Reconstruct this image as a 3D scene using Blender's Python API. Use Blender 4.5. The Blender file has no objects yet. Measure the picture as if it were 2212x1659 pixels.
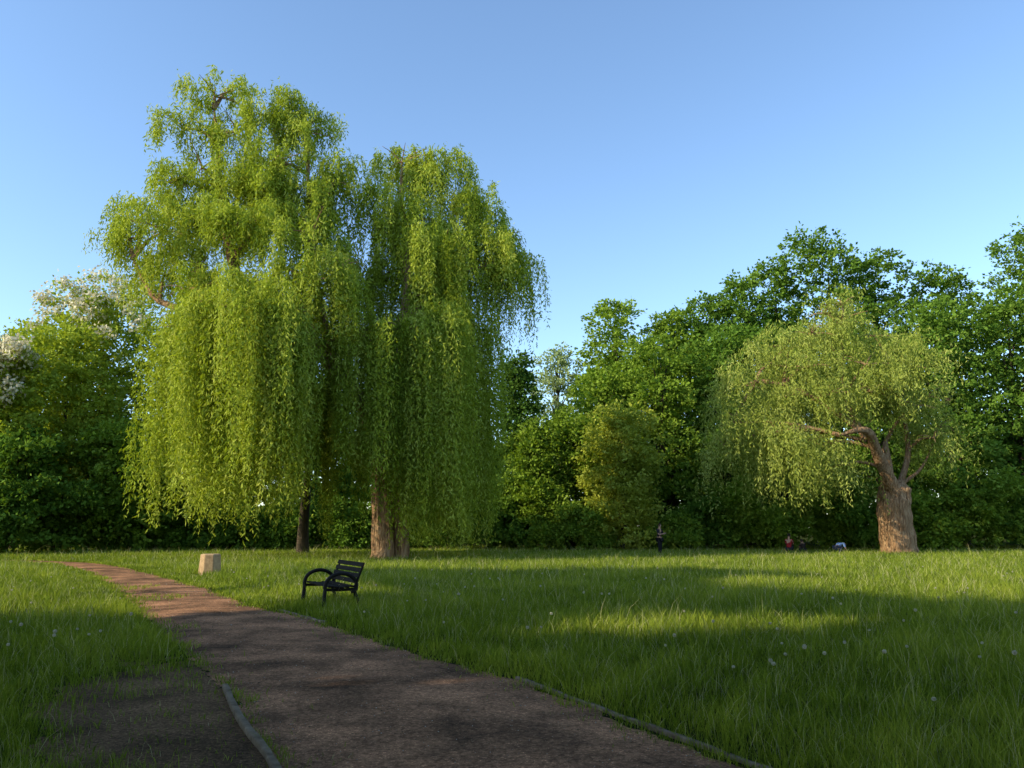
import bpy, math, numpy as np
from mathutils import Vector
rng = np.random.default_rng(7)
scene = bpy.context.scene
COL = scene.collection
R = math.radians
AZ=R(67); SA,CA=math.sin(AZ),math.cos(AZ); EL=27.

# ------------------------------------------------------------ helpers
def link(o, parent=None):
    COL.objects.link(o)
    if parent is not None: o.parent = parent
    return o
def tag(o, label=None, category=None, group=None, kind=None):
    if label: o["label"] = label
    if category: o["category"] = category
    if group: o["group"] = group
    if kind: o["kind"] = kind
    return o
def empty(name, loc, rz=0):
    e = bpy.data.objects.new(name, None); e.location = loc; e.rotation_euler = (0,0,rz)
    e.empty_display_size = .3
    return link(e)
def raw_mesh(name, V, F4=None, F3=None, var=None, mats=(), smooth=False):
    me = bpy.data.meshes.new(name)
    V = np.asarray(V, dtype=np.float32)
    me.vertices.add(len(V)); me.vertices.foreach_set("co", V.ravel())
    parts=[]; tot=[]
    if F4 is not None and len(F4): parts.append(np.asarray(F4,dtype=np.int32).ravel()); tot.append(np.full(len(F4),4,np.int32))
    if F3 is not None and len(F3): parts.append(np.asarray(F3,dtype=np.int32).ravel()); tot.append(np.full(len(F3),3,np.int32))
    L = np.concatenate(parts); T=np.concatenate(tot)
    S = np.concatenate([[0],np.cumsum(T)[:-1]]).astype(np.int32)
    me.loops.add(len(L)); me.loops.foreach_set("vertex_index", L)
    me.polygons.add(len(T)); me.polygons.foreach_set("loop_start", S)
    if smooth: me.polygons.foreach_set("use_smooth", np.ones(len(T),dtype=bool))
    if var is not None:
        a = me.attributes.new("var","FLOAT","POINT"); a.data.foreach_set("value", np.asarray(var,dtype=np.float32))
    for m in mats: me.materials.append(m)
    me.update(calc_edges=True)
    return me
def unit(a): return a/np.maximum(np.linalg.norm(a,axis=-1,keepdims=True),1e-6)
def rdir(n): return unit(rng.normal(size=(n,3)))

def leaves(name, P, D, L, W, var, mat):
    n=len(P); D=unit(D)
    S=unit(np.cross(D, rdir(n)))
    L=np.broadcast_to(L,(n,))[:,None]; W=np.broadcast_to(W,(n,))[:,None]
    V=np.empty((n,4,3),np.float32)
    V[:,0]=P; V[:,1]=P+D*L*.45+S*W*.5; V[:,2]=P+D*L; V[:,3]=P+D*L*.45-S*W*.5
    F=np.arange(n*4).reshape(n,4)
    return raw_mesh(name,V.reshape(-1,3),F,var=np.repeat(var,4),mats=[mat])

def catmull(pts, sub=5):
    pts=[np.array(p,float) for p in pts]
    if len(pts)<3: 
        return [pts[0]+(pts[1]-pts[0])*k/sub for k in range(sub+1)]
    P=[2*pts[0]-pts[1]]+pts+[2*pts[-1]-pts[-2]]
    out=[]
    for i in range(1,len(P)-2):
        for k in range(sub):
            t=k/sub; a,b,c,d=P[i-1],P[i],P[i+1],P[i+2]
            out.append(.5*((2*b)+(-a+c)*t+(2*a-5*b+4*c-d)*t*t+(-a+3*b-3*c+d)*t**3))
    out.append(P[-2]); return out
def tube_geo(branches, sides=10, rough=0.0, sub=5):
    Vs=[];Fs=[];off=0
    for pts,rad in branches:
        P=np.array(catmull(pts,sub)); n=len(P)
        r=np.interp(np.linspace(0,1,n),np.linspace(0,1,len(rad)),rad)
        T=np.gradient(P,axis=0); T=unit(T)
        up=np.array([0.,1.,0.]) if abs(T[0][1])<.8 else np.array([1.,0.,0.])
        ph=rng.uniform(0,6.28,4)
        for i in range(n):
            a=unit(np.cross(T[i],up)); up=unit(np.cross(a,T[i])); b=up
            ang=np.linspace(0,2*np.pi,sides,endpoint=False)
            rr=r[i]*(1+rough*(np.sin(3*ang+ph[0]+i*.15)*.6+np.sin(7*ang+ph[1]-i*.2)*.5+np.sin(11*ang+ph[2])*.35+.35*np.sin(i*.9+ang*2+ph[3])))
            Vs.append(P[i]+np.outer(np.cos(ang)*rr,a)+np.outer(np.sin(ang)*rr,b))
        for i in range(n-1):
            j=np.arange(sides); k=(j+1)%sides
            Fs.append(np.stack([off+i*sides+j,off+i*sides+k,off+(i+1)*sides+k,off+(i+1)*sides+j],1))
        for base in (off,off+(n-1)*sides):
            for j in range(0,sides-3,2):
                Fs.append(np.array([[base,base+j+1,base+j+2,base+j+3]]))
        off+=n*sides
    return np.concatenate(Vs),np.concatenate(Fs)

# ------------------------------------------------------------ materials
def nodes(name):
    m=bpy.data.materials.new(name); m.use_nodes=True
    nt=m.node_tree; nt.nodes.clear()
    out=nt.nodes.new("ShaderNodeOutputMaterial")
    return m,nt,out
def ramp(nt, stops):
    r=nt.nodes.new("ShaderNodeValToRGB"); e=r.color_ramp.elements
    e[0].position=stops[0][0]; e[0].color=(*stops[0][1],1)
    e[1].position=stops[-1][0]; e[1].color=(*stops[-1][1],1)
    for p,c in stops[1:-1]:
        x=e.new(p); x.color=(*c,1)
    return r
def leaf_mat(name, stops, trans=.35, tcol=1.3, gloss=0):
    m,nt,out=nodes(name); N=nt.nodes.new; L=nt.links.new
    at=N("ShaderNodeAttribute"); at.attribute_name="var"
    r=ramp(nt,stops); L(at.outputs["Fac"],r.inputs[0])
    d=N("ShaderNodeBsdfDiffuse"); L(r.outputs[0],d.inputs[0])
    if trans<=0:
        L(d.outputs[0],out.inputs[0]); return m
    hs=N("ShaderNodeHueSaturation"); hs.inputs["Value"].default_value=tcol; hs.inputs["Hue"].default_value=.49
    hs.inputs["Saturation"].default_value=1.1
    L(r.outputs[0],hs.inputs["Color"])
    t=N("ShaderNodeBsdfTranslucent"); L(hs.outputs[0],t.inputs[0])
    mx=N("ShaderNodeMixShader"); mx.inputs[0].default_value=trans
    L(d.outputs[0],mx.inputs[1]); L(t.outputs[0],mx.inputs[2])
    L(mx.outputs[0],out.inputs[0])
    return m
def noise_mat(name, stops, scale=5, detail=8, rough=.9, bump=.3, bscale=None, stretch=(1,1,1), spec=.3, bdist=.02):
    m,nt,out=nodes(name); N=nt.nodes.new; L=nt.links.new
    tc=N("ShaderNodeTexCoord"); mp=N("ShaderNodeMapping"); mp.inputs["Scale"].default_value=stretch
    L(tc.outputs["Object"],mp.inputs[0])
    n=N("ShaderNodeTexNoise"); n.inputs["Scale"].default_value=scale; n.inputs["Detail"].default_value=detail; n.inputs["Roughness"].default_value=.65
    L(mp.outputs[0],n.inputs[0]); r=ramp(nt,stops); L(n.outputs[0],r.inputs[0])
    b=N("ShaderNodeBsdfPrincipled"); b.inputs["Roughness"].default_value=rough; b.inputs["Specular IOR Level"].default_value=spec
    L(r.outputs[0],b.inputs[0])
    n2=N("ShaderNodeTexNoise"); n2.inputs["Scale"].default_value=bscale or scale*3; n2.inputs["Detail"].default_value=6
    L(mp.outputs[0],n2.inputs[0])
    bp=N("ShaderNodeBump"); bp.inputs["Strength"].default_value=bump; bp.inputs["Distance"].default_value=bdist
    L(n2.outputs[0],bp.inputs["Height"]); L(bp.outputs[0],b.inputs["Normal"]); L(b.outputs[0],out.inputs[0])
    return m

M_willow=leaf_mat("willow_leaf",[(0,(.15,.215,.022)),(.5,(.35,.43,.05)),(1,(.52,.57,.12))],.34,1.12)
M_willow2=leaf_mat("old_willow_leaf",[(0,(.20,.25,.04)),(.5,(.36,.42,.08)),(1,(.48,.52,.15))],.34,1.12)
M_maple=leaf_mat("broadleaf_leaf",[(0,(.065,.135,.02)),(.5,(.14,.245,.034)),(1,(.23,.34,.058))],.30,1.2)
M_dark=leaf_mat("dark_leaf",[(0,(.04,.09,.018)),(.5,(.085,.17,.03)),(1,(.14,.23,.045))],.28,1.2)
M_yellow=leaf_mat("yellow_green_leaf",[(0,(.25,.30,.04)),(.5,(.43,.48,.07)),(1,(.5,.55,.12))],.35,1.1)
M_mid=leaf_mat("mid_green_leaf",[(0,(.11,.19,.024)),(.5,(.22,.33,.042)),(1,(.32,.43,.07))],.34,1.15)
M_lime=leaf_mat("fresh_green_leaf",[(0,(.20,.27,.03)),(.5,(.36,.44,.055)),(1,(.46,.53,.10))],.36,1.12)
M_pale=leaf_mat("pale_leaf",[(0,(.20,.27,.10)),(.5,(.30,.38,.15)),(1,(.40,.46,.22))],.3,1.15)
M_blossom=leaf_mat("blossom",[(0,(.60,.54,.36)),(1,(.88,.82,.60))],.3,1.0,.0)
M_grass=leaf_mat("grass_blade",[(0,(.08,.13,.015)),(.4,(.20,.275,.034)),(.85,(.38,.43,.065)),(.93,(.46,.45,.20)),(1,(.56,.52,.30))],.33,1.1)
M_bark=noise_mat("willow_bark",[(.3,(.13,.07,.036)),(.5,(.38,.225,.12)),(.72,(.60,.42,.25))],3.5,10,.95,1.0,6,(3,3,.5),.1,.15)
M_bark2=noise_mat("dark_bark",[(.3,(.03,.024,.016)),(.7,(.12,.09,.06))],3,8,.95,.6,8,(2,2,.5),.15,.05)
M_concrete=noise_mat("weathered_concrete",[(.3,(.30,.19,.10)),(.6,(.50,.34,.19)),(.75,(.58,.42,.25))],9,10,.95,.6,30,(1,1,1),.2,.01)
M_kerb=noise_mat("kerb_concrete",[(.3,(.10,.072,.045)),(.6,(.24,.185,.125)),(.8,(.36,.29,.20))],7,10,.95,.8,40,(1,1,1),.05,.012)
M_wood=noise_mat("bench_dark_wood",[(.3,(.006,.005,.004)),(.7,(.016,.012,.009))],6,8,.85,.4,20,(1,8,8),.15,.004)
M_iron=noise_mat("bench_dark_metal",[(.3,(.006,.006,.006)),(.7,(.013,.012,.012))],20,5,.7,.3,60,(1,1,1),.25,.003)

# ------------------------------------------------------------ path shape
PLy=[-4,1,4,5.73,8.34,10.7,13.65,18.9,28,35.5,39,41.5]
PLx=[0.9,-.2,-1.05,-1.59,-2.85,-4.21,-5.94,-8.9,-14.4,-19.9,-26,-36]
PRy=[-4,1,4,5.73,6.56,7.25,8.83,11.1,14.3,16.9,21,27.5,32.7,36.5,39,41]
PRx=[4.4,3.4,2.2,1.54,1.13,.81,.02,-1.58,-3.42,-5.4,-7.7,-12.0,-15.6,-18.8,-23,-34]
def xl(y): return np.interp(y,PLy,PLx)
def xr(y): return np.interp(y,PRy,PRx)
def sn(x,y,s=1.0,k=0):
    return (np.sin(x*1.3*s+1.7*y*s+k)+np.sin(2.1*x*s-1.1*y*s+2*k+1)+np.sin(-.7*x*s+2.9*y*s+k*.5)+.6*np.sin(5.3*x*s+4.1*y*s+k)+.6*np.sin(4.7*y*s-6.1*x*s+3))/4.2
def dirt_f(x,y):
    d=((x+2.75-(y-7)*-.5)/1.1)**2+((y-6.9)/2.7)**2
    return 1-d+.45*sn(x,y,1.6,2)+.45*sn(x,y,5,4)

# ------------------------------------------------------------ ground
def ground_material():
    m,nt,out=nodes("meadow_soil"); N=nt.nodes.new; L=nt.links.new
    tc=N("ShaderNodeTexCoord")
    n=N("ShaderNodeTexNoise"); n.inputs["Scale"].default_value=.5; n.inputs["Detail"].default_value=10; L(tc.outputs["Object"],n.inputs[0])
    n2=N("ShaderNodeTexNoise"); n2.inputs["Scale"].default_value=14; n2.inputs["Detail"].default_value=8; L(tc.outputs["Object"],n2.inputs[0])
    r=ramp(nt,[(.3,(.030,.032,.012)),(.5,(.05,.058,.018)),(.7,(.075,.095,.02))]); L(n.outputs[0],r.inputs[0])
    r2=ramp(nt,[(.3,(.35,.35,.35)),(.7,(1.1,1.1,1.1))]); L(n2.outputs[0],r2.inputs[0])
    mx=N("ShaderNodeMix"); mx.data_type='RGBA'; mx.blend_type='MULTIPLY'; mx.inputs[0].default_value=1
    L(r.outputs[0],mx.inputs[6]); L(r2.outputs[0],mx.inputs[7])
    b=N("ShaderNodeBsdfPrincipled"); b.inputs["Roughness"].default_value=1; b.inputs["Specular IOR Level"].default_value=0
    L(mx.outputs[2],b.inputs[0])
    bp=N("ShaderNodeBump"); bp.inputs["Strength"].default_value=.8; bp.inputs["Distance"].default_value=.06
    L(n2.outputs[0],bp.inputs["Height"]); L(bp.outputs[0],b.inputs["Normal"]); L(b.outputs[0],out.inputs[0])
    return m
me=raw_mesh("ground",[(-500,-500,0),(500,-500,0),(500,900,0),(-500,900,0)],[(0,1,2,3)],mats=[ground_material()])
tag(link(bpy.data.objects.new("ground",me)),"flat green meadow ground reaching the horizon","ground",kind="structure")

def gravel_material(name, dry, wet, dark):
    m,nt,out=nodes(name); N=nt.nodes.new; L=nt.links.new
    tc=N("ShaderNodeTexCoord")
    n=N("ShaderNodeTexNoise"); n.inputs["Scale"].default_value=.85; n.inputs["Detail"].default_value=10; n.inputs["Roughness"].default_value=.65; L(tc.outputs["Object"],n.inputs[0])
    r=ramp(nt,[(.33,dark),(.46,wet),(.62,dry)]); L(n.outputs[0],r.inputs[0])
    v=N("ShaderNodeTexVoronoi"); v.inputs["Scale"].default_value=95; L(tc.outputs["Object"],v.inputs["Vector"])
    bw=N("ShaderNodeRGBToBW"); L(v.outputs["Color"],bw.inputs[0])
    r2=ramp(nt,[(.2,(.75,.75,.75)),(.6,(1,.98,.95)),(.82,(1.2,1.18,1.15)),(.9,(2.0,1.95,1.9))]); L(bw.outputs[0],r2.inputs[0])
    mx=N("ShaderNodeMix"); mx.data_type='RGBA'; mx.blend_type='MULTIPLY'; mx.inputs[0].default_value=1
    L(r.outputs[0],mx.inputs[6]); L(r2.outputs[0],mx.inputs[7])
    n3=N("ShaderNodeTexNoise"); n3.inputs["Scale"].default_value=26; n3.inputs["Detail"].default_value=10; L(tc.outputs["Object"],n3.inputs[0])
    r3=ramp(nt,[(.3,(.5,.5,.5)),(.7,(1.3,1.3,1.3))]); L(n3.outputs[0],r3.inputs[0])
    mx2=N("ShaderNodeMix"); mx2.data_type='RGBA'; mx2.blend_type='MULTIPLY'; mx2.inputs[0].default_value=1
    L(mx.outputs[2],mx2.inputs[6]); L(r3.outputs[0],mx2.inputs[7])
    b=N("ShaderNodeBsdfPrincipled"); b.inputs["Roughness"].default_value=.95; b.inputs["Specular IOR Level"].default_value=.03
    L(mx2.outputs[2],b.inputs[0])
    ad=N("ShaderNodeMath"); ad.operation='ADD'; L(v.outputs["Distance"],ad.inputs[0]); L(n3.outputs[0],ad.inputs[1])
    bp=N("ShaderNodeBump"); bp.inputs["Strength"].default_value=.8; bp.inputs["Distance"].default_value=.012
    L(ad.outputs[0],bp.inputs["Height"]); L(bp.outputs[0],b.inputs["Normal"]); L(b.outputs[0],out.inputs[0])
    return m
ys=np.concatenate([np.arange(-4,16,.08),np.arange(16,40.5,.2)])
na=14; V=[];F=[]
for i,y in enumerate(ys):
    a=float(xl(y))+.10*sn(y*1.0,0,3.1,1)+.07*sn(y,1,9,2); b=float(xr(y))+.10*sn(y,2,2.7,4)+.07*sn(y,1,8,5)
    for k in range(na+1):
        f=k/na; x=a+(b-a)*f
        V.append((x,y,.004+.025*math.sin(math.pi*f)+.006*float(sn(x,y,2.2,1))*math.sin(math.pi*f)))
for i in range(len(ys)-1):
    for k in range(na):
        p=i*(na+1)+k; F.append((p,p+1,p+na+2,p+na+1))
me=raw_mesh("path",V,F,mats=[gravel_material("red_gravel",(.54,.275,.145),(.27,.145,.08),(.10,.06,.036))],smooth=True)
tag(link(bpy.data.objects.new("path",me)),"reddish gravel footpath curving through the grass","path",kind="structure")
V=[];F=[]
for i in range(74):
    for j in range(84):
        x=-6.3+i*.07; y=4.2+j*.075
        if x<float(xl(y))-.06 and dirt_f(x,y)>-.25:
            c=len(V); V+= [(x,y,.004),(x+.07,y,.004),(x+.07,y+.075,.004),(x,y+.075,.004)]; F.append((c,c+1,c+2,c+3))
me=raw_mesh("soil",V,F,mats=[gravel_material("bare_soil",(.26,.155,.08),(.15,.09,.048),(.075,.048,.027))])
tag(link(bpy.data.objects.new("soil",me)),"patch of bare dark soil beside the path","soil",kind="structure")

def kerb(pts,w,h,label):
    P=np.array(catmull(pts,8)); T=unit(np.gradient(P,axis=0)); S=np.stack([T[:,1],-T[:,0]],1)
    V=[];F=[]
    prof=[(-.5,-.05),(-.5,.85),(-.42,1),(.42,1),(.5,.85),(.5,-.05)]
    for i in range(len(P)):
        jz=.014*float(sn(P[i][0],P[i][1],3,1)); jw=1+.18*float(sn(P[i][0],P[i][1],5,3))
        for a,b in prof: V.append((P[i][0]+S[i][0]*a*w*jw,P[i][1]+S[i][1]*a*w*jw,b*h+(jz if b>.5 else 0)))
    n=len(prof)
    for i in range(len(P)-1):
        for k in range(n-1): F.append((i*n+k,i*n+k+1,(i+1)*n+k+1,(i+1)*n+k))
    F.append((0,1,4,5)); F.append((1,2,3,4))
    e=(len(P)-1)*n; F.append((e,e+1,e+4,e+5)); F.append((e+1,e+2,e+3,e+4))
    me=raw_mesh("kerb",V,F,mats=[M_kerb])
    tag(link(bpy.data.objects.new("kerb",me)),label,"kerb",group="low kerbs edging the path")
kerb([(-.75,3.2),(-1.2,4.6),(-1.60,5.73),(-2.25,7.0),(-2.88,8.4)],.06,.045,"narrow pale concrete kerb beside bare soil")
kerb([(2.35,4.1),(1.62,5.8),(1.20,6.6),(.86,7.3),(.45,8.1),(.05,8.9)],.05,.030,"narrow grey concrete kerb half hidden by grass")
kerb([(-3.1,13.75),(-3.5,14.4),(-4.1,15.3),(-4.45,15.8)],.055,.04,"short concrete kerb in front of the bench")

n=4200
y=4+ (rng.random(n)**1.5)*20; f=rng.random(n); f=np.where(rng.random(n)<.35,np.where(rng.random(n)<.5,f*.12,1-f*.12),f)
x=xl(y)+(xr(y)-xl(y))*f
s=rng.uniform(.002,.0055,n)*(1+.8*(rng.random(n)<.06))*(1+y/30)
oc=np.array([(1,0,0),(0,1,0),(-1,0,0),(0,-1,0),(0,0,.7),(0,0,-.7)])
V=np.stack([x,y,.006+.025*np.sin(np.pi*np.clip(f,0,1))+s*.3],1)[:,None,:]+oc[None]*s[:,None,None]*rng.uniform(.7,1.4,(n,6,1))
T=np.array([(0,1,4),(1,2,4),(2,3,4),(3,0,4),(1,0,5),(2,1,5),(3,2,5),(0,3,5)])
F=(np.arange(n)[:,None,None]*6+T[None]).reshape(-1,3)
M_peb=leaf_mat("pebble",[(0,(.14,.09,.06)),(.7,(.30,.21,.14)),(1,(.55,.48,.40))],0,1,0)
me=raw_mesh("gravel",V.reshape(-1,3),None,F,var=np.repeat(rng.random(n),6),mats=[M_peb])
tag(link(bpy.data.objects.new("gravel",me)),"small loose stones scattered on the path","gravel",kind="stuff")

# ------------------------------------------------------------ grass
def grass():
    n=620000
    a,b=3.5,62.
    d=(a**.7+rng.random(n)*(b**.7-a**.7))**(1/.7)
    x=d*rng.uniform(-.76,.76,n); y=d
    e=.22*sn(x,y,2.3,3)+.15*sn(x,y,7,1)+rng.normal(0,.05,n)
    edge=np.minimum(x-xl(y),xr(y)-x)
    keep=edge<(.09+e)*np.where(y<12,1.0,1.2)
    keep|=(edge>0)&(edge<.8)&(rng.random(n)<.22*np.exp(-np.clip(edge,0,2)/.25))&(sn(x,y,3,8)>.0)
    tuft=(((x+8.1)/.75)**2+((y-18.3)/1.1)**2<1+.6*sn(x,y,4,1))|(((x+5.3)/.35)**2+((y-13.2)/.25)**2<1)|(((x+9.8)/.4)**2+((y-21.5)/.9)**2<1+.5*sn(x,y,4,1))
    keep|= tuft&(rng.random(n)<.5)
    df=dirt_f(x,y); lf=x<xl(y)
    keep&= ~(lf&(rng.random(n)<np.clip(.92*(df+.8)/1.5,0,.92)))
    worn=(((x+9.3)/1.3)**2+((y-15.2)/.7)**2<1+.5*sn(x,y,3,2))
    keep&= ~(worn&(rng.random(n)>.15))
    dmul=np.where(lf,np.clip(1-.5*(df+.6),.35,1),1)
    x=x[keep];y=y[keep];d=d[keep];edge=edge[keep];dmul=dmul[keep]; n=len(x)
    patch=sn(x,y,.55,0); tf=sn(x,y,2.5,5); t3=np.clip(sn(x,y,4.3,2)-.15,0,1)
    h=rng.uniform(.07,.21,n)*(1+.35*patch+.30*tf+.9*t3)*dmul
    h*=np.where(edge>-.35,.40+.6*np.clip(-edge/.35,0,1),1)
    h*=np.clip(.75+d/40,0,1.2)
    h=np.where((edge>-1.2)&(d>17),np.minimum(h,.10),h)
    stalk=(rng.random(n)<.05)&(edge<-.3)
    h=np.where(stalk,h*rng.uniform(1.3,2.0,n),h)
    w=.0052*(d/6)**.85*rng.uniform(.6,1.4,n); w=np.where(stalk,w*.55,w)
    th=rng.uniform(0,2*np.pi,n); ph=rng.uniform(0,2*np.pi,n)
    lean=h*rng.uniform(.1,.9,n)
    S=np.stack([np.cos(th),np.sin(th),np.zeros(n)],1); B=np.stack([np.cos(ph),np.sin(ph),np.zeros(n)],1)
    P=np.stack([x,y,np.zeros(n)],1); Z=np.array([[0,0,1.]])
    V=np.empty((n,5,3),np.float32)
    V[:,0]=P-S*w[:,None]*.5; V[:,1]=P+S*w[:,None]*.5
    mid=P+Z*(h*.6)[:,None]+B*(lean*.35)[:,None]
    V[:,2]=mid+S*(w*.42)[:,None]; V[:,3]=mid-S*(w*.42)[:,None]
    V[:,4]=P+Z*h[:,None]+B*lean[:,None]
    i=np.arange(n)[:,None]*5
    F4=i+np.array([[0,1,2,3]]); F3=i+np.array([[3,2,4]])
    var=np.clip(.40+.24*patch+.17*sn(x,y,1.9,7)+.15*t3+rng.normal(0,.15,n),0,.84)
    var=np.where(stalk&(rng.random(n)<.65),rng.uniform(.9,1,n),var)
    var=np.where(rng.random(n)<.03,.93,var)
    me=raw_mesh("grass",V.reshape(-1,3),F4,F3,var=np.repeat(var,5),mats=[M_grass])
    tag(link(bpy.data.objects.new("grass",me)),"long uncut meadow grass with pale seed stalks","grass",kind="stuff")
grass()

# ------------------------------------------------------------ broadleaf trees
def crown_leaves(lobes, nleaf, size, clump=.42, shell=(.72,1.08), inner=.12, per=34):
    lobes=np.array(lobes,float)
    wgt=lobes[:,3]**2; wgt/=wgt.sum()
    nc=max(8,nleaf//per)
    li=rng.choice(len(lobes),nc,p=wgt); D=rdir(nc); D[:,2]=np.where(D[:,2]<-.3,-D[:,2]*.6,D[:,2]); D=unit(D)
    rad=rng.uniform(shell[0],shell[1],nc); rad=np.where(rng.random(nc)<inner,rng.uniform(.2,.7,nc),rad)
    C=lobes[li,:3]+D*rad[:,None]*lobes[li][:,[3,3,4]]
    cs=clump*rng.uniform(.6,1.35,nc)
    cv=rng.normal(0,.13,nc)
    k=rng.integers(0,nc,nleaf)
    off=rng.normal(size=(nleaf,3))*np.array([1,1,.55])*cs[k][:,None]*.62
    P=C[k]+off; P[:,2]=np.maximum(P[:,2],.05)
    dr=unit(D[k]*.8+off*.9+rng.normal(size=(nleaf,3))*.55+np.array([0,0,-.35]))
    L=size*rng.uniform(.65,1.3,nleaf)
    var=np.clip(.45+cv[k]+rng.normal(0,.16,nleaf),0,1)
    return P,dr,L,L*rng.uniform(.55,.8,nleaf),var,C
def envelope_lobes(h,r,z0,n,shape):
    out=[]
    for i in range(n):
        f=(i+rng.random())/n
        if shape=="round": e=math.sqrt(max(.05,1-(2*f-.85)**2/1.4))
        elif shape=="cone": e=(1-f)*.95+.12
        elif shape=="poplar": e=.95*math.sin(math.pi*(.18+.70*f))**.5
        else: e=1-.3*f
        a=i*2.4+rng.uniform(-.5,.5); rr=r*e*rng.uniform(.3,.6)
        lr=r*rng.uniform(.42,.64)*(.6+.4*e)
        z=z0+(h-z0)*f*.93; z=min(z,h-lr*.8)
        out.append((rr*math.cos(a),rr*math.sin(a),z,lr,lr*rng.uniform(.85,1.1)))
    out.append((rng.uniform(-.1,.1)*r,0,h-r*.30,r*.32,r*.34))
    return out
def tree(x,y,h,r,z0,mat,label,nleaf=15000,size=.30,shape="round",n=16,cat="tree",name="broadleaf_tree",group="trees along the edge of the park",lobes=None,clump=.40,blossom=0,inner=.2,trunk_r=None,per=26):
    e=empty(name,(x,y,0)); tag(e,label,cat,group)
    if lobes is None: lobes=envelope_lobes(h,r,z0,n,shape)
    P,dr,L,W,var,C=crown_leaves(lobes,nleaf,size,clump,inner=inner,per=per)
    link(bpy.data.objects.new("crown",leaves("crown",P,dr,L,W,var,mat)),e)
    tr=trunk_r or max(.13,h*.013)
    tx=np.mean([l[0] for l in lobes]); ty=np.mean([l[1] for l in lobes])
    br=[([(0,0,-.1),(tx*.1,ty*.1,h*.2),(tx*.5+.1,ty*.5,h*.5),(tx,ty,h*.88)],[tr*1.35,tr,tr*.7,tr*.15])]
    for l in lobes[:22]:
        f=max(.15,min(.8,(l[2]-r*.6)/h)); q=f
        s=(tx*q,ty*q,h*f); br.append(([s,((s[0]+l[0])*.5,(s[1]+l[1])*.5,(s[2]+l[2])*.5+.15*r),(l[0],l[1],l[2])],[tr*.4,tr*.22,tr*.06]))
    V,F=tube_geo(br,7,.06,4)
    link(bpy.data.objects.new("trunk",raw_mesh("trunk",V,F,mats=[M_bark2],smooth=True)),e)
    if blossom:
        top=C[np.argsort(-C[:,2]+1.0*C[:,1]+rng.normal(0,1.2,len(C)))][:blossom]
        k=rng.integers(0,len(top),blossom*30)
        P=top[k]+rng.normal(size=(len(k),3))*.24+np.array([0,-.45,.2])
        link(bpy.data.objects.new("blossom",leaves("blossom",P,rdir(len(k))+[0,0,-.8],.26,.18,rng.random(len(k)),M_blossom)),e)
    return e
DG="tall dark green broadleaf tree at the park edge"
MG="leafy green maple tree with dense low branches"
for a in [
 (8.6,64,20.1,3.6,3,M_mid,DG,20000,.28,"poplar",22),
 (12.9,64,18.9,4.0,3,M_mid,DG,21000,.28,"round",22),
 (15.8,65,21.0,3.6,3,M_maple,DG,20000,.28,"poplar",24),
 (18.9,64,22.3,3.6,3,M_maple,DG,20000,.28,"poplar",24),
 (22.3,65,23.8,3.8,3,M_maple,DG,20000,.28,"poplar",24),
 (26.4,64,25.6,4.4,3,M_maple,DG,24000,.28,"poplar",26),
 (30.6,65,24.6,3.9,3,M_maple,DG,22000,.28,"poplar",24),
 (35.8,64,23.2,4.9,3,M_maple,DG,24000,.28,"poplar",26),
 (42.2,62,26.0,5.0,3,M_maple,DG,26000,.28,"poplar",28),
 (47.5,60,27.0,4.8,3,M_dark,DG,10000,.36,"poplar",18),
 (31.4,57,17.3,4.9,1,M_maple,MG,23000,.27,"full",24),
 (36.4,57,18.8,4.8,1,M_maple,MG,23000,.27,"full",24),
 (41.0,55,19.4,4.8,1,M_maple,MG,23000,.27,"full",26),
 (27.0,59,16.5,4.6,1,M_maple,MG,16000,.28,"full",18),
 (20.7,60,17.0,4.6,1,M_maple,MG,16000,.28,"full",18),
 (15.9,59,16.0,4.2,1,M_maple,MG,18000,.28,"full",20),
 (11.0,59,15.6,4.2,1,M_mid,MG,20000,.27,"full",22),
 (7.0,60,13.6,3.6,1,M_mid,MG,15000,.27,"full",20),
 (4.3,56,9.6,2.9,.4,M_mid,MG,15000,.25,"full",20),
 (1.6,55.6,8.6,2.8,.4,M_mid,MG,15000,.25,"full",20),
 (-4.6,60,12.5,4.0,1,M_maple,MG,9000,.32,"full",14),
 (-9.8,61,13.0,4.4,1,M_maple,MG,9000,.32,"full",14),
 (-15.2,61,13.0,4.4,1,M_maple,MG,9000,.32,"full",14),
 (-20.4,60,13.5,4.4,1,M_maple,MG,10000,.32,"full",14),
 (-25.0,59,16.0,4.6,1,M_mid,MG,18000,.28,"full",22)]:
    tree(*a)
tree(.2,57,14.2,3.1,1.5,M_dark,"dark green conical tree among lighter trees",20000,.24,"cone",32)
tree(4.0,70,17.4,3.6,6,M_pale,"thin pale leaved tree with sky showing through",9500,.26,"round",20,inner=.3)
tree(7.3,53.3,9.6,3.1,.3,M_yellow,"rounded yellow green tree lit by low sun",20000,.22,"full",26)
tree(-29.4,56,18.8,4.8,2,M_lime,"green acacia tree with cream blossom on top",28000,.26,"full",34,blossom=60)
tree(-34.5,56,15.6,4.2,2,M_lime,"leafy yellow green tree lit by low sun",18000,.26,"full",28)
tree(-29.2,51.5,14.6,3.9,2,M_lime,"leafy yellow green tree lit by low sun",25000,.24,"full",34)
tree(-30.9,47.6,12.6,2.9,3,M_lime,"acacia tree covered in cream blossom",18000,.24,"full",28,blossom=110)
tree(-29.0,46.5,7.0,3.6,.4,M_maple,"low green tree in deep shade",14000,.26,"full",20)
tree(-25.2,51,8.0,3.8,.4,M_mid,"low green tree in deep shade",14000,.26,"full",20)
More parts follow.
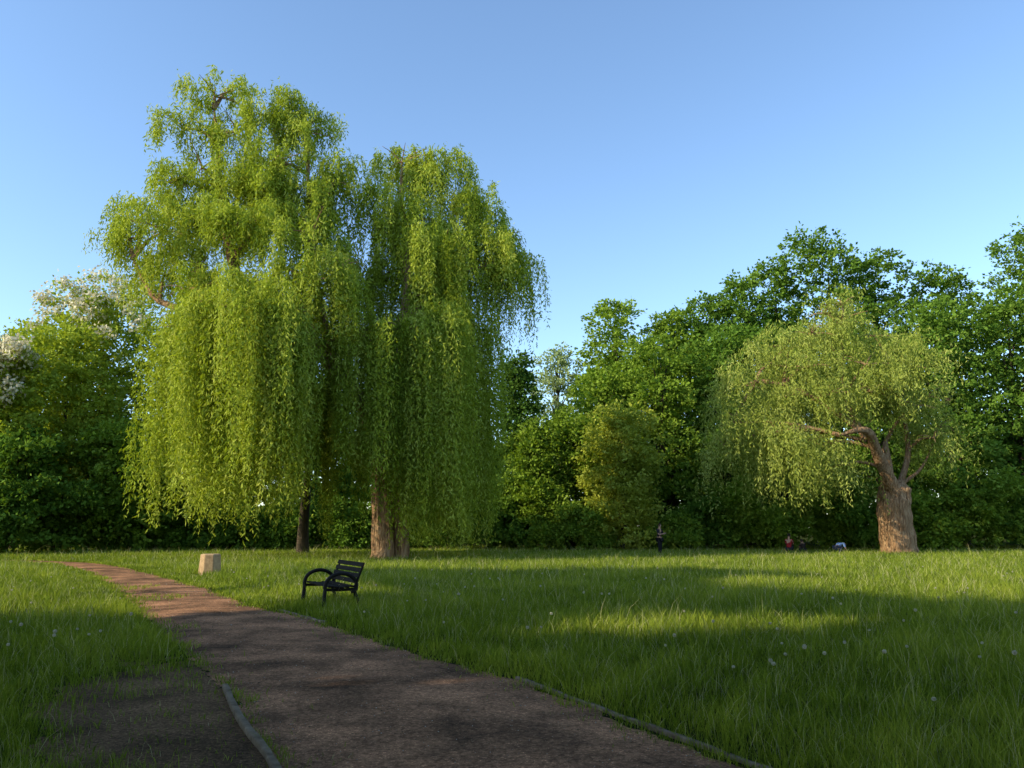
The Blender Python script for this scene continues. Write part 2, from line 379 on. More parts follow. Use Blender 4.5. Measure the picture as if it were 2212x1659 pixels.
bx=[(-31,44),(-28.6,45.0),(-27,48.0),(-24.8,51),(-23.0,52.4),(-21.2,52.9),(-19.6,54.4),(-17.9,53.5),(-15,54),(-12,54),(-9,54),(-6,54),(-3.2,54),(-.6,54),(2.6,53.6),(4.6,53.2),(10.2,53.6),(12.9,54),(15.4,54.2),(18,54),(20.6,54),(23.2,53.5),(26,53),(28.8,52.8),(31.6,52.6),(34.4,52.4),(37.2,52.2)]
for i,(x,y) in enumerate(bx):
    hh=rng.uniform(2.4,5.4); rr=rng.uniform(1.8,2.4); y+=rng.uniform(-.6,.6)
    lob=[(rng.uniform(-1,1)*rr*.65,rng.uniform(-.7,.7)*rr*.6,hh*(.10+.68*j/9),rr*rng.uniform(.4,.65)*(1.1-.05*j),hh*.22) for j in range(10)]
    P,dr,L,W,var,C=crown_leaves(lob,8000,.235,.32,per=28)
    mm=[M_mid,M_maple,M_mid,M_mid][i%4] if x>-3 else M_maple
    b=bpy.data.objects.new("bush",leaves("bush",P,dr,L,W,var,mm)); b.location=(x,y,0)
    tag(link(b),"dense leafy green bush at the edge of the meadow","bush","bushes along the tree line")
nw=50000
lob=[]
for i in range(110):
    X=-75+150*i/109+rng.uniform(-1,1)
    for z in (1.2,4.5,7.5): lob.append((X,76+rng.uniform(-2,2)+z*.3,z+rng.uniform(-.6,1.0),2.2,2.0))
P,dr,L,W,var,C=crown_leaves(lob,nw,.74,.8)
o=bpy.data.objects.new("distant_wood",leaves("distant_wood",P,dr,L,W,var,M_dark))
tag(link(o),"dense dark wood behind the tree line","wood",kind="stuff")

# ------------------------------------------------------------ willows
def strands(lobes, dens, llen, lwid, step, per=9, spread=.30, curl=1.0, topthin=.72):
    PP=[];DD=[];VV=[]
    for (cx,cy,cz,r,Lmin,Lmax,zf) in lobes:
        dd_=dens*(topthin if Lmax<4 else 1)
        nc=max(2,int(dd_*r*r*4))
        D=rdir(nc); D[:,2]=np.abs(D[:,2])*.95-.12*(rng.random(nc)<.5); D=unit(D)
        C=np.array([cx,cy,cz])+D*r*rng.uniform(.5,1.3,nc)[:,None]*np.array([1,1,.8])
        CL=rng.uniform(Lmin,Lmax,nc); cv=rng.normal(0,.17,nc); cz_=rng.normal(0,.65,nc)
        if zf<1: cz_=np.abs(cz_)*.6
        k=np.repeat(np.arange(nc),per); n=len(k)
        P0=C[k]+rng.normal(size=(n,3))*spread*np.array([1,1,1.3])
        oc=unit(D*np.array([1,1,0])+rng.normal(size=(nc,3))*.5*np.array([1,1,0]))
        ac=rng.uniform(.2,1.05,nc)
        out=unit(oc[k]+rng.normal(size=(n,3))*.28*np.array([1,1,0]))
        a=ac[k]*rng.uniform(.7,1.3,n)*curl*np.clip(CL[k]/3,.35,1)
        Ln=CL[k]*rng.uniform(.40,1.12,n)
        if Lmin>=8: Ln=CL[k]*rng.uniform(.70,1.2,n)
        zfl=zf+cz_[k]+rng.normal(0,.35,n)
        Ln=np.minimum(Ln,np.maximum(.3,P0[:,2]-zfl))
        cnt=np.maximum(3,(Ln/step).astype(int)); j=np.repeat(np.arange(n),cnt)
        st=np.concatenate([[0],np.cumsum(cnt)[:-1]]); s=(np.arange(len(j))-st[j]+rng.random(len(j)))*step
        ph=rng.uniform(0,6.28,nc)[k]; ph2=rng.uniform(0,6.28,n)
        h=a[j]*(1-np.exp(-s/.9))+.08*np.sin(s*1.3+ph[j])+.05*np.sin(s*2.3+ph2[j])
        P=P0[j]+out[j]*h[:,None]
        P[:,2]+= .55*s*np.exp(-s/.6)*curl - (s-.25*(1-np.exp(-s/.5)))
        P+=rng.normal(size=P.shape)*.045
        dd=rng.normal(size=P.shape)*np.array([.52,.52,.35])+np.array([0,0,-.75])
        PP.append(P);DD.append(dd);VV.append(np.clip(.5+cv[k][j]+rng.normal(0,.15,len(j)),0,1))
    P=np.concatenate(PP);D=np.concatenate(DD);v=np.concatenate(VV)
    P[:,2]=np.maximum(P[:,2],.25)
    n=len(P); L=llen*rng.uniform(.6,1.3,n)
    return P,D,L,np.full(n,lwid)*rng.uniform(.7,1.3,n),v
def willow(base, lobes, trunk, limbs, mat, label, dens, llen,lwid,step,per,spread=.3,curl=1.,rough=.16,subn=5,subr=.46,topthin=.72):
    e=empty("willow_tree",base); tag(e,label,"tree")
    bx,by,_=base
    lob=[(a-bx,b-by,c,r,l1,l2,zf) for a,b,c,r,l1,l2,zf in lobes]
    sub=[]
    for (a,b,c,r,l1,l2,zf) in lob:
        for _ in range(subn):
            d=rdir(1)[0]; d[2]=d[2]*.9; q=r*rng.uniform(.45,.95); rs=r*subr*rng.uniform(.55,1.3)
            sub.append((a+d[0]*q,b+d[1]*q,c+d[2]*q*.85,rs,l1,l2,zf+rng.uniform(-.3,.9)*(1 if zf>1.2 else .2)))
    P,D,L,W,v=strands(sub,dens,llen,lwid,step,per,spread,curl,topthin)
    print("willow leaves",len(P))
    link(bpy.data.objects.new("crown",leaves("crown",P,D,L,W,v,mat)),e)
    br=[]
    for pts,rad in trunk: br.append(([(p[0]-bx,p[1]-by,p[2]) for p in pts],rad))
    V1,F1=tube_geo(br,28,rough,8)
    b2=[([(p[0]-bx,p[1]-by,p[2]) for p in pts],rad) for pts,rad in limbs]
    nodes_=[np.array(p) for pts,rad in (br+b2) for p in pts if p[2]>3.5]
    for l in lob:
        c=np.array(l[:3]); near=min(nodes_,key=lambda q:np.linalg.norm(q-c)+ (4 if q[2]>c[2] else 0))
        mid=(near+c)/2+np.array([0,0,.3])
        b2.append(([near,mid,c],[.12,.08,.04]))
        for _ in range(6):
            t=c+rdir(1)[0]*np.array([1,1,.7])*l[3]*.9; t[2]=min(max(t[2],c[2]-.3),c[2]+l[3]*.35)
            b2.append(([c,(c+t)/2+np.array([0,0,.1]),t],[.04,.026,.010]))
    V2,F2=tube_geo(b2,8,.08,4)
    V=np.concatenate([V1,V2]);F=np.concatenate([F1,F2+len(V1)])
    link(bpy.data.objects.new("trunk",raw_mesh("trunk",V,F,mats=[M_bark],smooth=True)),e)
    return e
BW=[
 (-15.8,39,24.1,1.9,.8,2.0,0),(-15.3,40,25.0,1.0,.5,1.2,0),(-12.8,39.5,23.4,2.0,.8,2.2,0),(-10.8,39,22.0,1.9,1.0,2.6,0),(-17.2,38.5,22.0,1.5,.8,2.2,0),(-14.3,38.6,21.8,2.0,.8,2.2,0),
 (-15.8,38,19.6,2.3,1.0,2.6,0),(-12.2,37.8,19.6,2.4,1.2,2.8,0),(-9.3,39,19.2,1.9,1.5,3.6,0),(-17.6,38.6,19.0,1.6,.8,2.4,0),
 (-18.7,39,17.2,1.9,1.0,2.6,0),(-19.8,39,16.2,1.4,1.2,3.0,11.5),(-17.2,37.5,16.0,2.1,1.3,3.0,0),(-13.4,37,16.2,2.2,1.0,2.8,12.0),(-9.8,37.2,15.8,2.2,1.6,4.2,0),
 (-16,41.5,17.5,2.2,1.5,3.0,0),(-11.5,41.5,17.5,2.2,1.5,3.0,0),(-13.5,42,20.5,2.2,1.5,3.0,0),(-18.2,40,14.6,1.5,1.5,3.0,9),(-15.2,37,13.8,1.8,1.5,3.2,9),(-11.4,38.5,17.8,2.0,1.2,3,0),
 (-7.6,41.3,18.2,1.5,2,5,8),(-7.3,42,15.0,1.8,3,7,4),
 (-6.2,42,21.8,2.0,1.4,3.6,0),(-4.2,42.5,20.9,2.1,2,5,0),(-2.2,42.5,19.2,2.0,2.5,5.0,11),(-.7,42.5,17.4,1.6,2.5,5.0,10.4),
 (-5.8,41,18.0,2.2,2,6.0,0),(-3.6,41,16.6,2.3,3,7.0,3),(-.9,42,15.8,1.8,3,5.4,9.8),(-4.2,45,18,2.4,3,7,2),
 (-14.2,35,10.4,1.6,5.5,8.6,1.5),(-12.8,34.4,11.0,1.7,6,9.2,1.5),(-11.2,34.0,11.0,1.8,6,9.2,1.5),(-9.8,34.3,10.7,1.6,6,9,1.6),(-8.9,35,10.2,1.1,5,8,2.0),
 (-15.8,37.5,11.6,1.5,8,10,1.8),(-16.6,40,11.8,1.4,5,9,2.4),(-15.3,42.5,12.0,2.0,8,10,1.2),(-12,43,12.2,2.0,8,10,1.2),(-8.5,43.5,12,1.8,8,10,1.2),
 (-15.2,36,12.6,1.4,3,6,4),(-13.3,35.8,12.8,1.6,3,6,5),(-11.5,36.3,13.0,1.9,3,6,5),(-9.2,35.8,12.8,1.6,3,6,6),(-8.1,36,13.6,1.1,3,7,5.6),
 (-7.2,36.4,10.4,.9,8,9,4.0),(-6.3,36.6,10.8,.9,8,9,3.6),(-5.4,36.8,11,.9,8,9,2.4),(-4.8,37.4,11,.8,8,10,1.0),
 (-4.5,38.0,11.4,1.0,8,11,.4),(-3.6,38.8,11.8,1.4,8,12,.3),(-2.6,40.5,12.0,1.4,8,12,.3),(-3.2,43,12.2,1.8,8,12,.3),(-5.6,44.5,12.2,1.8,8,12,.5),(-1.9,42.5,12.2,1.3,8,12,.5),(-4.3,40.5,13.5,1.6,8,12,.4),
]
willow((-6.0,39.0,0),BW,
 [([(-6.1,39,-.1),(-6.15,39,.5),(-6.3,39,2.5),(-6.5,39,4.6),(-7.2,38.9,7.2),(-8.8,38.8,9.6)],[.72,.56,.47,.42,.38,.32]),
  ([(-5.45,39.2,-.1),(-5.35,39.2,1.0),(-5.45,39.3,3.2),(-5.1,39.5,6.5)],[.46,.38,.28,.2])],
 [([(-8.8,38.8,9.6),(-11,38.7,11.3),(-13.4,38.8,13.0),(-14.4,38.9,15.5),(-15.1,39,18.5),(-15.5,39,21.5),(-15.8,39,23.4)],[.36,.34,.32,.26,.2,.12,.05]),
  ([(-14.2,38.9,15.0),(-12.9,39,17.5),(-12.4,39.2,20),(-12.7,39.4,22.6)],[.22,.18,.12,.05]),
  ([(-6.5,39,4.6),(-6.2,39.4,8),(-5.7,40,11.5),(-5.6,41,15),(-6.2,42,20)],[.38,.34,.28,.2,.08]),
  ([(-5.7,40,11.5),(-4.0,41,14.2),(-2.4,42,16.5),(-1.2,42.4,17)],[.24,.18,.12,.05]),
  ([(-8.8,38.8,9.6),(-9.6,38.2,12.6),(-10.2,38.5,16),(-10.6,38.8,19.6)],[.3,.24,.17,.08]),
  ([(-11,38.7,11.3),(-14.5,38,12.0),(-17.5,38.2,12.6),(-19.3,38.8,15)],[.24,.2,.15,.07]),
  ([(-7.2,38.9,7.2),(-9.4,37,9.8),(-11.5,35.5,11.2),(-14.0,35,11.6)],[.26,.2,.14,.07])],
 M_willow,"huge weeping willow with hanging curtains of bright leaves",2.6,.25,.064,.13,12,.16,1.0,topthin=1.0)
# second smaller trunk standing in the shade of the willow
tree(-12.0,46.5,9.5,2.6,6.0,M_maple,"small tree standing in the willow's shade",5000,.28,"round",10,trunk_r=.30)
RW=[
 (20.0,47,13.9,2.0,.8,2.0,0),(18.0,46.6,13.0,1.8,.8,2.2,0),(21.9,47,13.0,1.8,.8,2.4,0),(20.2,47,15.0,1.5,.5,1.4,0),(16.8,47,12.2,1.4,.8,2.2,0),(19.0,47,14.4,1.2,.5,1.2,0),
 (15.3,46.5,11.0,1.9,1,2.8,0),(13.6,46.5,9.8,1.5,1,3.2,4.5),(17.4,45.5,10.8,2.1,1.2,3.0,0),(20.4,45,10.8,2.2,1.2,2.6,0),(23.2,46,10.8,1.9,1,2.6,0),
 (24.6,46.8,9.2,1.6,1,2.8,3.4),(25.3,47,7.4,1.2,1.5,3.6,2.2),(13.3,46.3,7.6,1.5,1.5,4.0,1.9),(15.1,45,6.9,1.7,2.0,4.6,1.7),(17.1,45.2,6.2,1.6,2.0,4.2,1.8),(18.6,45.6,5.0,1.0,1.2,2.8,1.9),
 (24.2,45.6,6.6,1.2,1,2.8,3.2),(17.5,49,10,2.2,2,5,2.0),(22,49.5,10,2.3,1.5,3.5,5),(24.6,48.5,7.0,1.4,1,3.4,2.6),(14.4,48,7,1.5,2,4.8,1.6),
 (23.0,45,8.4,1.3,.8,2.0,6.2),(17.8,44.6,8.9,1.6,1,2.4,0),(20.5,44.6,9.2,1.2,.6,1.4,7.6),(18.0,49,6.8,1.8,2,4.5,1.8),(15.8,45.4,9,1.5,1,3,0),(21.8,45,9.4,1.2,.8,1.6,7.0),(12.6,47.2,6.4,1.1,1.5,3.6,2.0)]
willow((22.3,47,0),RW,
 [([(22.35,47,-.1),(22.35,47,.5),(22.3,47,1.8),(22.35,47,3.0),(22.4,47,3.8),(22.45,47,4.3)],[1.0,.93,.90,.90,.86,.42])],
 [([(22.2,46.6,3.6),(21.4,46.0,4.9),(20.7,45.3,6.0),(20.1,44.5,6.7),(19.3,44.0,6.9),(18.2,44.0,6.6)],[.44,.37,.31,.26,.17,.08]),
  ([(21.9,46.8,3.7),(21.9,46.7,5.2),(22.0,46.8,6.5)],[.42,.34,.14]),
  ([(20.3,45.6,6.5),(19.7,46.4,9),(19.8,46.8,11.5),(20.1,47,13.2)],[.20,.16,.11,.05]),
  ([(22.8,47.1,4.0),(23.4,47,6),(23.1,46.7,8.5),(22.7,46.8,11)],[.20,.15,.10,.05]),
  ([(22.9,47,4.1),(24.0,46.8,5.0),(25.0,46.8,6.8)],[.12,.08,.04]),
  ([(20.0,45.0,6.8),(18,46,8.8),(16,46.2,9.8),(14.4,46.3,10)],[.18,.14,.10,.05])],
 M_willow2,"old willow with thick pollarded trunk and dull green crown",2.7,.24,.060,.135,9,.26,1.9,.10,topthin=1.1)

# ------------------------------------------------------------ trees out of view that throw the evening shade
def qs(q,s): return (q*CA+s*SA, -q*SA+s*CA)
def caster(q,s,h,lobs,nleaf,label="tall tree shading the path"):
    x,y=qs(q,s)
    lo=[]
    for (aq,z,r) in lobs:
        a,b=qs(aq-q,0); lo.append((a,b,z,r,r*.9))
    tree(x,y,h,4,2,M_dark,label,nleaf,.52,lobes=lo,clump=.5,inner=.25,group="trees behind the viewpoint",per=34)
caster(-21.5,-22,20,[(-26.8,14.2,1.1),(-25.4,14.8,1.4),(-23.7,16.6,1.9),(-22.0,14.8,1.6),(-20.5,16.6,1.8),(-18.8,14.9,1.4),(-17.6,16.2,1.5),(-23.4,19.4,1.0),(-20.8,19.4,1.1)],12000)
caster(-15,-22,19,[(-16.2,14.2,1.7),(-15.0,16.0,1.7),(-13.6,17.4,1.3),(-13.2,12.4,2.2),(-13.4,8.2,2.1),(-13.0,4.5,2.2),(-14.6,12.6,1.8),(-14.4,10.0,1.3)],14000)
caster(-9.5,-22,20,[(-10.6,11.0,2.3),(-10.4,8,2.8),(-7.6,9,3),(-7.4,5,3.2),(-10.6,4,3),(-8.0,13.4,2.1),(-7.6,16.8,1.9),(-10.4,17.8,1.3),(-12.4,16.6,1.2)],19000)
caster(-3,-22,20,[(-4,12,2.8),(-5,16.0,2.4),(-1,14,2.8),(-1.5,9,3.2),(-4.5,8,3.2),(-3,4,3.4),(-1,17.0,2.2),(-2.8,14.4,2.2)],19000)
caster(3.5,-21,17,[(2,12,2.8),(2,15.4,2.4),(5,13.4,2.6),(5,9,3.2),(2,8,3.2),(3.5,4,3.4)],10000)
for q,s,h in [(-49,-32,9),(-55,-32,9.5)]:
    x,y=qs(q,s); tree(x,y,h,3.8,1.0,M_maple,"leafy tree shading the edge of the park",8000,.46,"full",14,group="trees beside the meadow")
for x,y,h,r in [(7,-3,16,7),(-3,-6,17,6.5),(16,1,16,7),(2,-15,19,6.5),(13,-13,19,6.5),(-10,-15,18,6),(-10.5,-1.0,15,5.2),(24,7,15,6)]:  # unseen crowns added around and above the camera to cut ambient sky light
    tree(x,y,h,r,4.5,M_dark,"large unseen tree added to block sky light over the foreground",11000,.84,"round",20,clump=.6,group="trees behind the viewpoint",per=34)

# ------------------------------------------------------------ bench
def box_v(cx,cy,cz,sx,sy,sz,rx=0):
    v=[]
    for a in (-.5,.5):
        for b in (-.5,.5):
            for c in (-.5,.5):
                x=a*sx; y=b*sy; z=c*sz
                y,z=y*math.cos(rx)-z*math.sin(rx), y*math.sin(rx)+z*math.cos(rx)
                v.append((cx+x,cy+y,cz+z))
    f=[(0,1,3,2),(4,6,7,5),(0,4,5,1),(2,3,7,6),(0,2,6,4),(1,5,7,3)]
    return v,f
def boxes(name,lst,mat,bev=.006,parent=None):
    V=[];F=[]
    for b in lst:
        v,f=box_v(*b); o=len(V); V+=v; F+=[tuple(i+o for i in q) for q in f]
    me=bpy.data.meshes.new(name); me.from_pydata(V,[],F); me.materials.append(mat)
    o=bpy.data.objects.new(name,me)
    if bev:
        m=o.modifiers.new("bevel","BEVEL"); m.width=bev; m.segments=2
    return link(o,parent)
ang=math.atan2(-.88,.475)
bench=empty("park_bench",(-3.72,16.85,0),ang); tag(bench,"dark slatted park bench with round loop armrests beside path","bench")
bench_len=1.75
boxes("seat",[(0,-.24+i*.105,.44+ (0.012*(2-abs(2-i))*-1),bench_len,.085,.035,R(-3)) for i in range(5)],M_wood,.006,bench)
boxes("backrest",[(0,.27+i*.042,.535+i*.105,bench_len,.085,.03,R(68)) for i in range(4)],M_wood,.006,bench)
def side(xo):
    arc=[(xo,-.34,-.02),(xo,-.33,.2),(xo,-.345,.40)]
    for k in range(0,9):
        t=math.pi*(1-k/8); arc.append((xo,-.03+.315*math.cos(t),.44+.245*math.sin(t)))
    arc+= [(xo,.26,.36),(xo,.18,.33)]
    V,F=tube_geo([(arc[2:],[.038]*10)],10,0,4)
    link(bpy.data.objects.new("armrest",raw_mesh("armrest",V,F,mats=[M_iron],smooth=True)),bench)
    V,F=tube_geo([([(xo,-.38,-.02),(xo,-.355,.2),(xo,-.343,.41)],[.040,.038,.036]),
                  ([(xo,.37,-.02),(xo,.30,.2),(xo,.255,.42),(xo,.42,.87)],[.036,.036,.03,.022]),
                  ([(xo,-.34,.385),(xo,0,.375),(xo,.26,.385)],[.028,.028,.028])],10,0,5)
    link(bpy.data.objects.new("leg",raw_mesh("leg",V,F,mats=[M_iron],smooth=True)),bench)
side(-.80); side(.80)

# ------------------------------------------------------------ stone block
import bmesh
bm=bmesh.new()
lv=[(0,.35),(.05,.348),(.56,.31),(.66,.305),(.70,.285),(.71,.0)]
rings=[]
for z,r in lv[:-1]:
    rings.append([bm.verts.new((r*math.copysign(min(1,abs(math.cos(a))*1.18),math.cos(a)),r*math.copysign(min(1,abs(math.sin(a))*1.18),math.sin(a)),z)) for a in [R(22.5+45*k) for k in range(8)]])
for a,b in zip(rings,rings[1:]):
    for k in range(8): bm.faces.new((a[k],a[(k+1)%8],b[(k+1)%8],b[k]))
bm.faces.new(rings[-1]); bm.faces.new(rings[0][::-1])
me=bpy.data.meshes.new("stone_block"); bm.to_mesh(me); bm.free(); me.materials.append(M_concrete)
o=bpy.data.objects.new("stone_block",me); o.location=(-10.1,27.3,0); o.rotation_euler=(0,0,R(12))
b=o.modifiers.new("bevel","BEVEL"); b.width=.02; b.segments=2
tag(link(o),"squat tapered weathered concrete block beside the path","stone block")

# ------------------------------------------------------------ dandelions
def dandelion_mesh():
    V,F=tube_geo([([(0,0,0),(.01,.005,.12),(.0,.0,.27)],[.003,.0028,.0022])],5,0,3)
    n=120; D=rdir(n); S=unit(np.cross(D,rdir(n)))
    r=.018; P=np.array([0,0,.275])
    v=np.stack([P+D*.004-S*.001,P+D*r-S*.0035,P+D*r*1.08,P+D*r+S*.0035],1).reshape(-1,3)
    f=np.arange(n*4).reshape(n,4)+len(V)
    me=raw_mesh("dandelion",np.concatenate([V,v]),np.concatenate([F,f]),var=np.concatenate([np.zeros(len(V)),rng.uniform(.5,1,len(v))]))
    me.materials.append(M_mid); me.materials.append(leaf_mat("seed_fluff",[(0,(.45,.42,.34)),(1,(.70,.67,.55))],.4,1,0))
    mi=np.zeros(len(F)+n,np.int32); mi[len(F):]=1; me.polygons.foreach_set("material_index",mi)
    return me
dm=dandelion_mesh()
pos=[(3.6,11.6),(3.5,10.9),(2.75,13.2),(3.4,6.8),(-5.4,10.6),(-.4,21.5),(-1.0,18),(-1.8,19.5),(-.3,20.6),(-.6,21),(-2.6,19.8),(-1.4,17),(-2.0,15.6),(.6,18),(5.6,8.2),(5.0,8.4),(1.8,9.7)]
while len(pos)<130:
    d=rng.uniform(8,28); x=d*rng.uniform(-.66,.66)
    if (x<xl(d)-.3 or x>xr(d)+.3) and dirt_f(x,d)<-.3: pos.append((x,d))
for x,y in pos:
    o=bpy.data.objects.new("dandelion",dm); s=rng.uniform(.8,1.2)
    o.location=(x,y,0); o.scale=(s*1.05,s*1.05,s*rng.uniform(.85,1.15)); o.rotation_euler=(rng.uniform(-.15,.15),rng.uniform(-.15,.15),rng.uniform(0,6))
    tag(link(o),"white dandelion seed head standing in the grass","dandelion","dandelions in the meadow")

# ------------------------------------------------------------ people
def flat(name,c,rough=.85):
    return noise_mat(name,[(.3,tuple(k*.8 for k in c)),(.7,c)],12,5,rough,.2,40,(1,1,1),.3,.004)
M_skin=flat("skin",(.50,.29,.20),.6); M_hair=flat("dark_hair",(.03,.02,.014)); M_eye=flat("eye",(.02,.015,.012),.3)
def skin(name,J,E,Rd,mat,root,parent=None,sub=2):
    ks=list(J); ix={k:i for i,k in enumerate(ks)}
    me=bpy.data.meshes.new(name); me.from_pydata([J[k] for k in ks],[(ix[a],ix[b]) for a,b in E],[]); me.materials.append(mat)
    o=bpy.data.objects.new(name,me); link(o,parent)
    o.modifiers.new("skin","SKIN").use_smooth_shade=True
    for k in ks:
        sv=me.skin_vertices[0].data[ix[k]]; r=Rd[k]; sv.radius=r if isinstance(r,tuple) else (r,r); sv.use_root=(k==root)
    m=o.modifiers.new("sub","SUBSURF"); m.levels=sub; m.render_levels=sub
    return o
def person(loc,rz,J,label,shirt,trou,sleeve=1.0,shoe=(.03,.03,.03)):
    J={k:Vector(v) for k,v in J.items()}
    E=[("pelvis","spine"),("spine","chest"),("chest","neck"),("neck","jaw"),("jaw","head"),("head","top")]
    Rd=dict(pelvis=(.14,.11),spine=(.125,.10),chest=(.145,.11),neck=.055,jaw=.07,head=.088,top=.06)
    for s in "LR":
        E+=[("chest","sh"+s),("sh"+s,"el"+s),("el"+s,"wr"+s),("pelvis","hi"+s),("hi"+s,"kn"+s),("kn"+s,"an"+s)]
        Rd.update({"sh"+s:.06,"el"+s:.042,"wr"+s:.028,"hi"+s:.088,"kn"+s:.06,"an"+s:.04})
        d=(J["wr"+s]-J["el"+s]).normalized(); side=d.cross(Vector((0,0,1))); side=(side if side.length>.1 else Vector((0,1,0))).normalized()
        J["palm"+s]=J["wr"+s]+d*.065; E.append(("wr"+s,"palm"+s)); Rd["palm"+s]=(.034,.022)
        dn=d.cross(side)
        for i,(o,l) in enumerate([(-.028,.07),(-.010,.082),(.010,.076),(.028,.06)]):
            a=f"f{s}{i}a"; b=f"f{s}{i}b"
            J[a]=J["palm"+s]+d*l*.55+side*o; J[b]=J["palm"+s]+d*l+side*o+dn*.02
            E+=[("palm"+s,a),(a,b)]; Rd[a]=.0095; Rd[b]=.008
        J["t"+s]=J["wr"+s]+d*.04+side*.045; E.append(("wr"+s,"t"+s)); Rd["t"+s]=.011
        J["toe"+s]=J["an"+s]+Vector((.15,0,-.035)); J["heel"+s]=J["an"+s]+Vector((-.03,0,-.04)); E+=[("an"+s,"toe"+s),("an"+s,"heel"+s)]; Rd["toe"+s]=.033; Rd["heel"+s]=.034
    up=(J["top"]-J["jaw"]).normalized(); fwd=Vector((1,0,0)); fwd=(fwd-up*fwd.dot(up)).normalized()
    J["nose"]=J["head"]+fwd*.105-up*.02; E.append(("head","nose")); Rd["nose"]=.013
    body=skin("person",J,E,Rd,M_skin,"pelvis"); body.location=loc; body.rotation_euler=(0,0,rz); tag(body,label,"person",group="people at the far side of the meadow")
    def sub(name,keys,mul,mat,root,extra={}):
        j={k:J[k] for k in keys}; e=[(a,b) for a,b in E if a in j and b in j]
        r={}
        for k in keys:
            q=Rd[k]; q=q if isinstance(q,tuple) else (q,q); q=(q[0]*mul+.012,q[1]*mul+.012); r[k]=q
        return skin(name,j,e,r,mat,root,body)
    for s in "LR":
        J["slv"+s]=J["sh"+s].lerp(J["el"+s],.85); Rd["slv"+s]=.048; E.append(("sh"+s,"slv"+s))
    sub("shirt",["pelvis","spine","chest","shL","shR","slvL","slvR"],1.06,shirt,"chest")
    sub("trousers",["pelvis","hiL","hiR","knL","knR","anL","anR"],1.08,trou,"pelvis")
    for s in "LR": sub("shoe",["an"+s,"toe"+s,"heel"+s],1.1,flat("shoe_leather",shoe),"an"+s)
    hd=J["head"]
    hj={"a":hd-fwd*.04+up*.0,"b":hd-fwd*.03+up*.055,"c":hd+fwd*.02+up*.07}
    skin("hair",hj,[("a","b"),("b","c")],{"a":.082,"b":.078,"c":.05},M_hair,"b",body)
    sd=up.cross(fwd)
    for sgn in (-1,1):
        for nm,p,r,mt in (("eye",hd+fwd*.086+sd*.032*sgn+up*.012,.012,M_eye),("ear",hd+sd*.092*sgn-up*.005,.022,M_skin)):
            bm=bmesh.new(); bmesh.ops.create_icosphere(bm,subdivisions=1,radius=r); me=bpy.data.meshes.new(nm)
            for v in bm.verts:
                v.co.x*= .7; v.co.z*=1.2; v.co+=p
            bm.to_mesh(me); bm.free(); me.materials.append(mt); link(bpy.data.objects.new(nm,me),body)
    return body
stand=dict(pelvis=(0,0,.95),spine=(0,0,1.14),chest=(.01,0,1.34),neck=(.01,0,1.50),jaw=(.03,0,1.58),head=(.03,0,1.655),top=(.02,0,1.72),
 shL=(0,.18,1.42),shR=(0,-.18,1.42),elL=(.10,.25,1.17),elR=(.10,-.25,1.17),wrL=(.30,.06,1.24),wrR=(.32,-.06,1.20),
 hiL=(0,.09,.90),hiR=(0,-.09,.90),knL=(.02,.10,.50),knR=(.04,-.10,.50),anL=(-.02,.10,.08),anR=(.02,-.11,.08))
person((8.25,45.4,0),R(-40),stand,"standing person in dark clothes with arms folded at chest",flat("black_shirt",(.022,.018,.024)),flat("black_trousers",(.010,.010,.013)))
sit=dict(pelvis=(0,0,.32),spine=(.04,0,.52),chest=(.09,0,.74),neck=(.12,0,.90),jaw=(.15,0,.97),head=(.16,0,1.045),top=(.16,0,1.11),
 shL=(.08,.17,.82),shR=(.08,-.17,.82),elL=(.26,.22,.60),elR=(.26,-.22,.60),wrL=(.46,.12,.56),wrR=(.46,-.12,.56),
 hiL=(.02,.09,.30),hiR=(.02,-.09,.30),knL=(.40,.14,.48),knR=(.40,-.14,.48),anL=(.22,.13,.08),anR=(.22,-.13,.08))
person((16.35,48.0,0),R(60),sit,"crouching person in a dark red shirt in the grass",flat("red_shirt",(.32,.015,.02)),flat("dark_trousers",(.02,.02,.025)))
kid={k:(v[0]*.68,v[1]*.68,v[2]*.68) for k,v in sit.items()}
kid["anL"]=(.16,.1,.08); kid["anR"]=(.16,-.1,.08)
person((17.7,49.4,0),R(100),kid,"small crouching person in dark clothes in the grass",flat("brown_shirt",(.03,.018,.016)),flat("dark_trousers",(.02,.02,.025)))
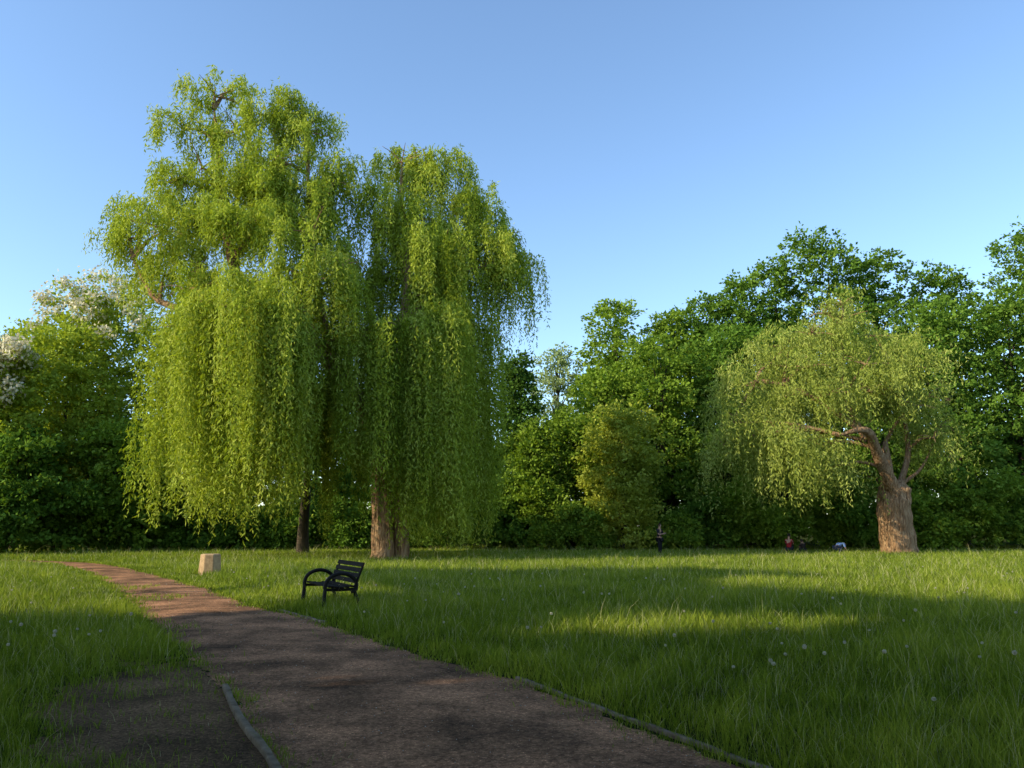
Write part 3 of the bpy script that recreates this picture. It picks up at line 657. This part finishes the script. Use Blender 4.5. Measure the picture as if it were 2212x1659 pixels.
bend=dict(pelvis=(0,0,.42),spine=(.16,0,.58),chest=(.36,0,.64),neck=(.50,0,.60),jaw=(.56,0,.56),head=(.62,0,.53),top=(.68,0,.51),
 shL=(.38,.18,.62),shR=(.38,-.18,.62),elL=(.46,.22,.36),elR=(.46,-.22,.36),wrL=(.62,.14,.14),wrR=(.62,-.14,.14),
 hiL=(.0,.09,.40),hiR=(.0,-.09,.40),knL=(.30,.14,.46),knR=(.30,-.14,.46),anL=(.02,.13,.08),anR=(.02,-.13,.08))
person((19.0,47.6,0),R(20),bend,"person in pale blue shirt bending down to the grass",flat("pale_blue_shirt",(.24,.38,.74)),flat("blue_trousers",(.05,.06,.1)))

# ------------------------------------------------------------ light
w=bpy.data.worlds.new("World"); scene.world=w; w.use_nodes=True
nt=w.node_tree; bg=nt.nodes["Background"]
sky=nt.nodes.new("ShaderNodeTexSky"); sky.sky_type='NISHITA'; sky.sun_disc=False
sky.sun_elevation=R(EL); sky.sun_rotation=math.pi+AZ; sky.air_density=1.0; sky.dust_density=.5; sky.ozone_density=1.2; sky.altitude=200
mx=nt.nodes.new("ShaderNodeMix"); mx.data_type='RGBA'; mx.blend_type='MULTIPLY'; mx.inputs[0].default_value=1
nt.links.new(sky.outputs[0],mx.inputs[6]); mx.inputs[7].default_value=(.96,1.07,1.15,1)
nt.links.new(mx.outputs[2],bg.inputs[0]); bg.inputs[1].default_value=.265
sun=bpy.data.lights.new("sun","SUN"); sun.energy=5.6; sun.angle=R(.5); sun.color=(1,.88,.60)
so=bpy.data.objects.new("sun",sun); link(so)
ce=math.cos(R(EL)); so.rotation_euler=Vector((SA*ce,CA*ce,-math.sin(R(EL)))).to_track_quat('-Z','Y').to_euler()
so.location=(-30,-30,40)

cam=bpy.data.cameras.new("camera"); cam.lens=28; cam.sensor_width=36; cam.clip_end=3000; cam.clip_start=.05
co=bpy.data.objects.new("camera",cam); link(co); co.location=(0,0,1.6); co.rotation_euler=(R(90+10.15),0,0)
scene.camera=co
scene.view_settings.view_transform='Standard'; scene.view_settings.look='None'; scene.view_settings.exposure=0
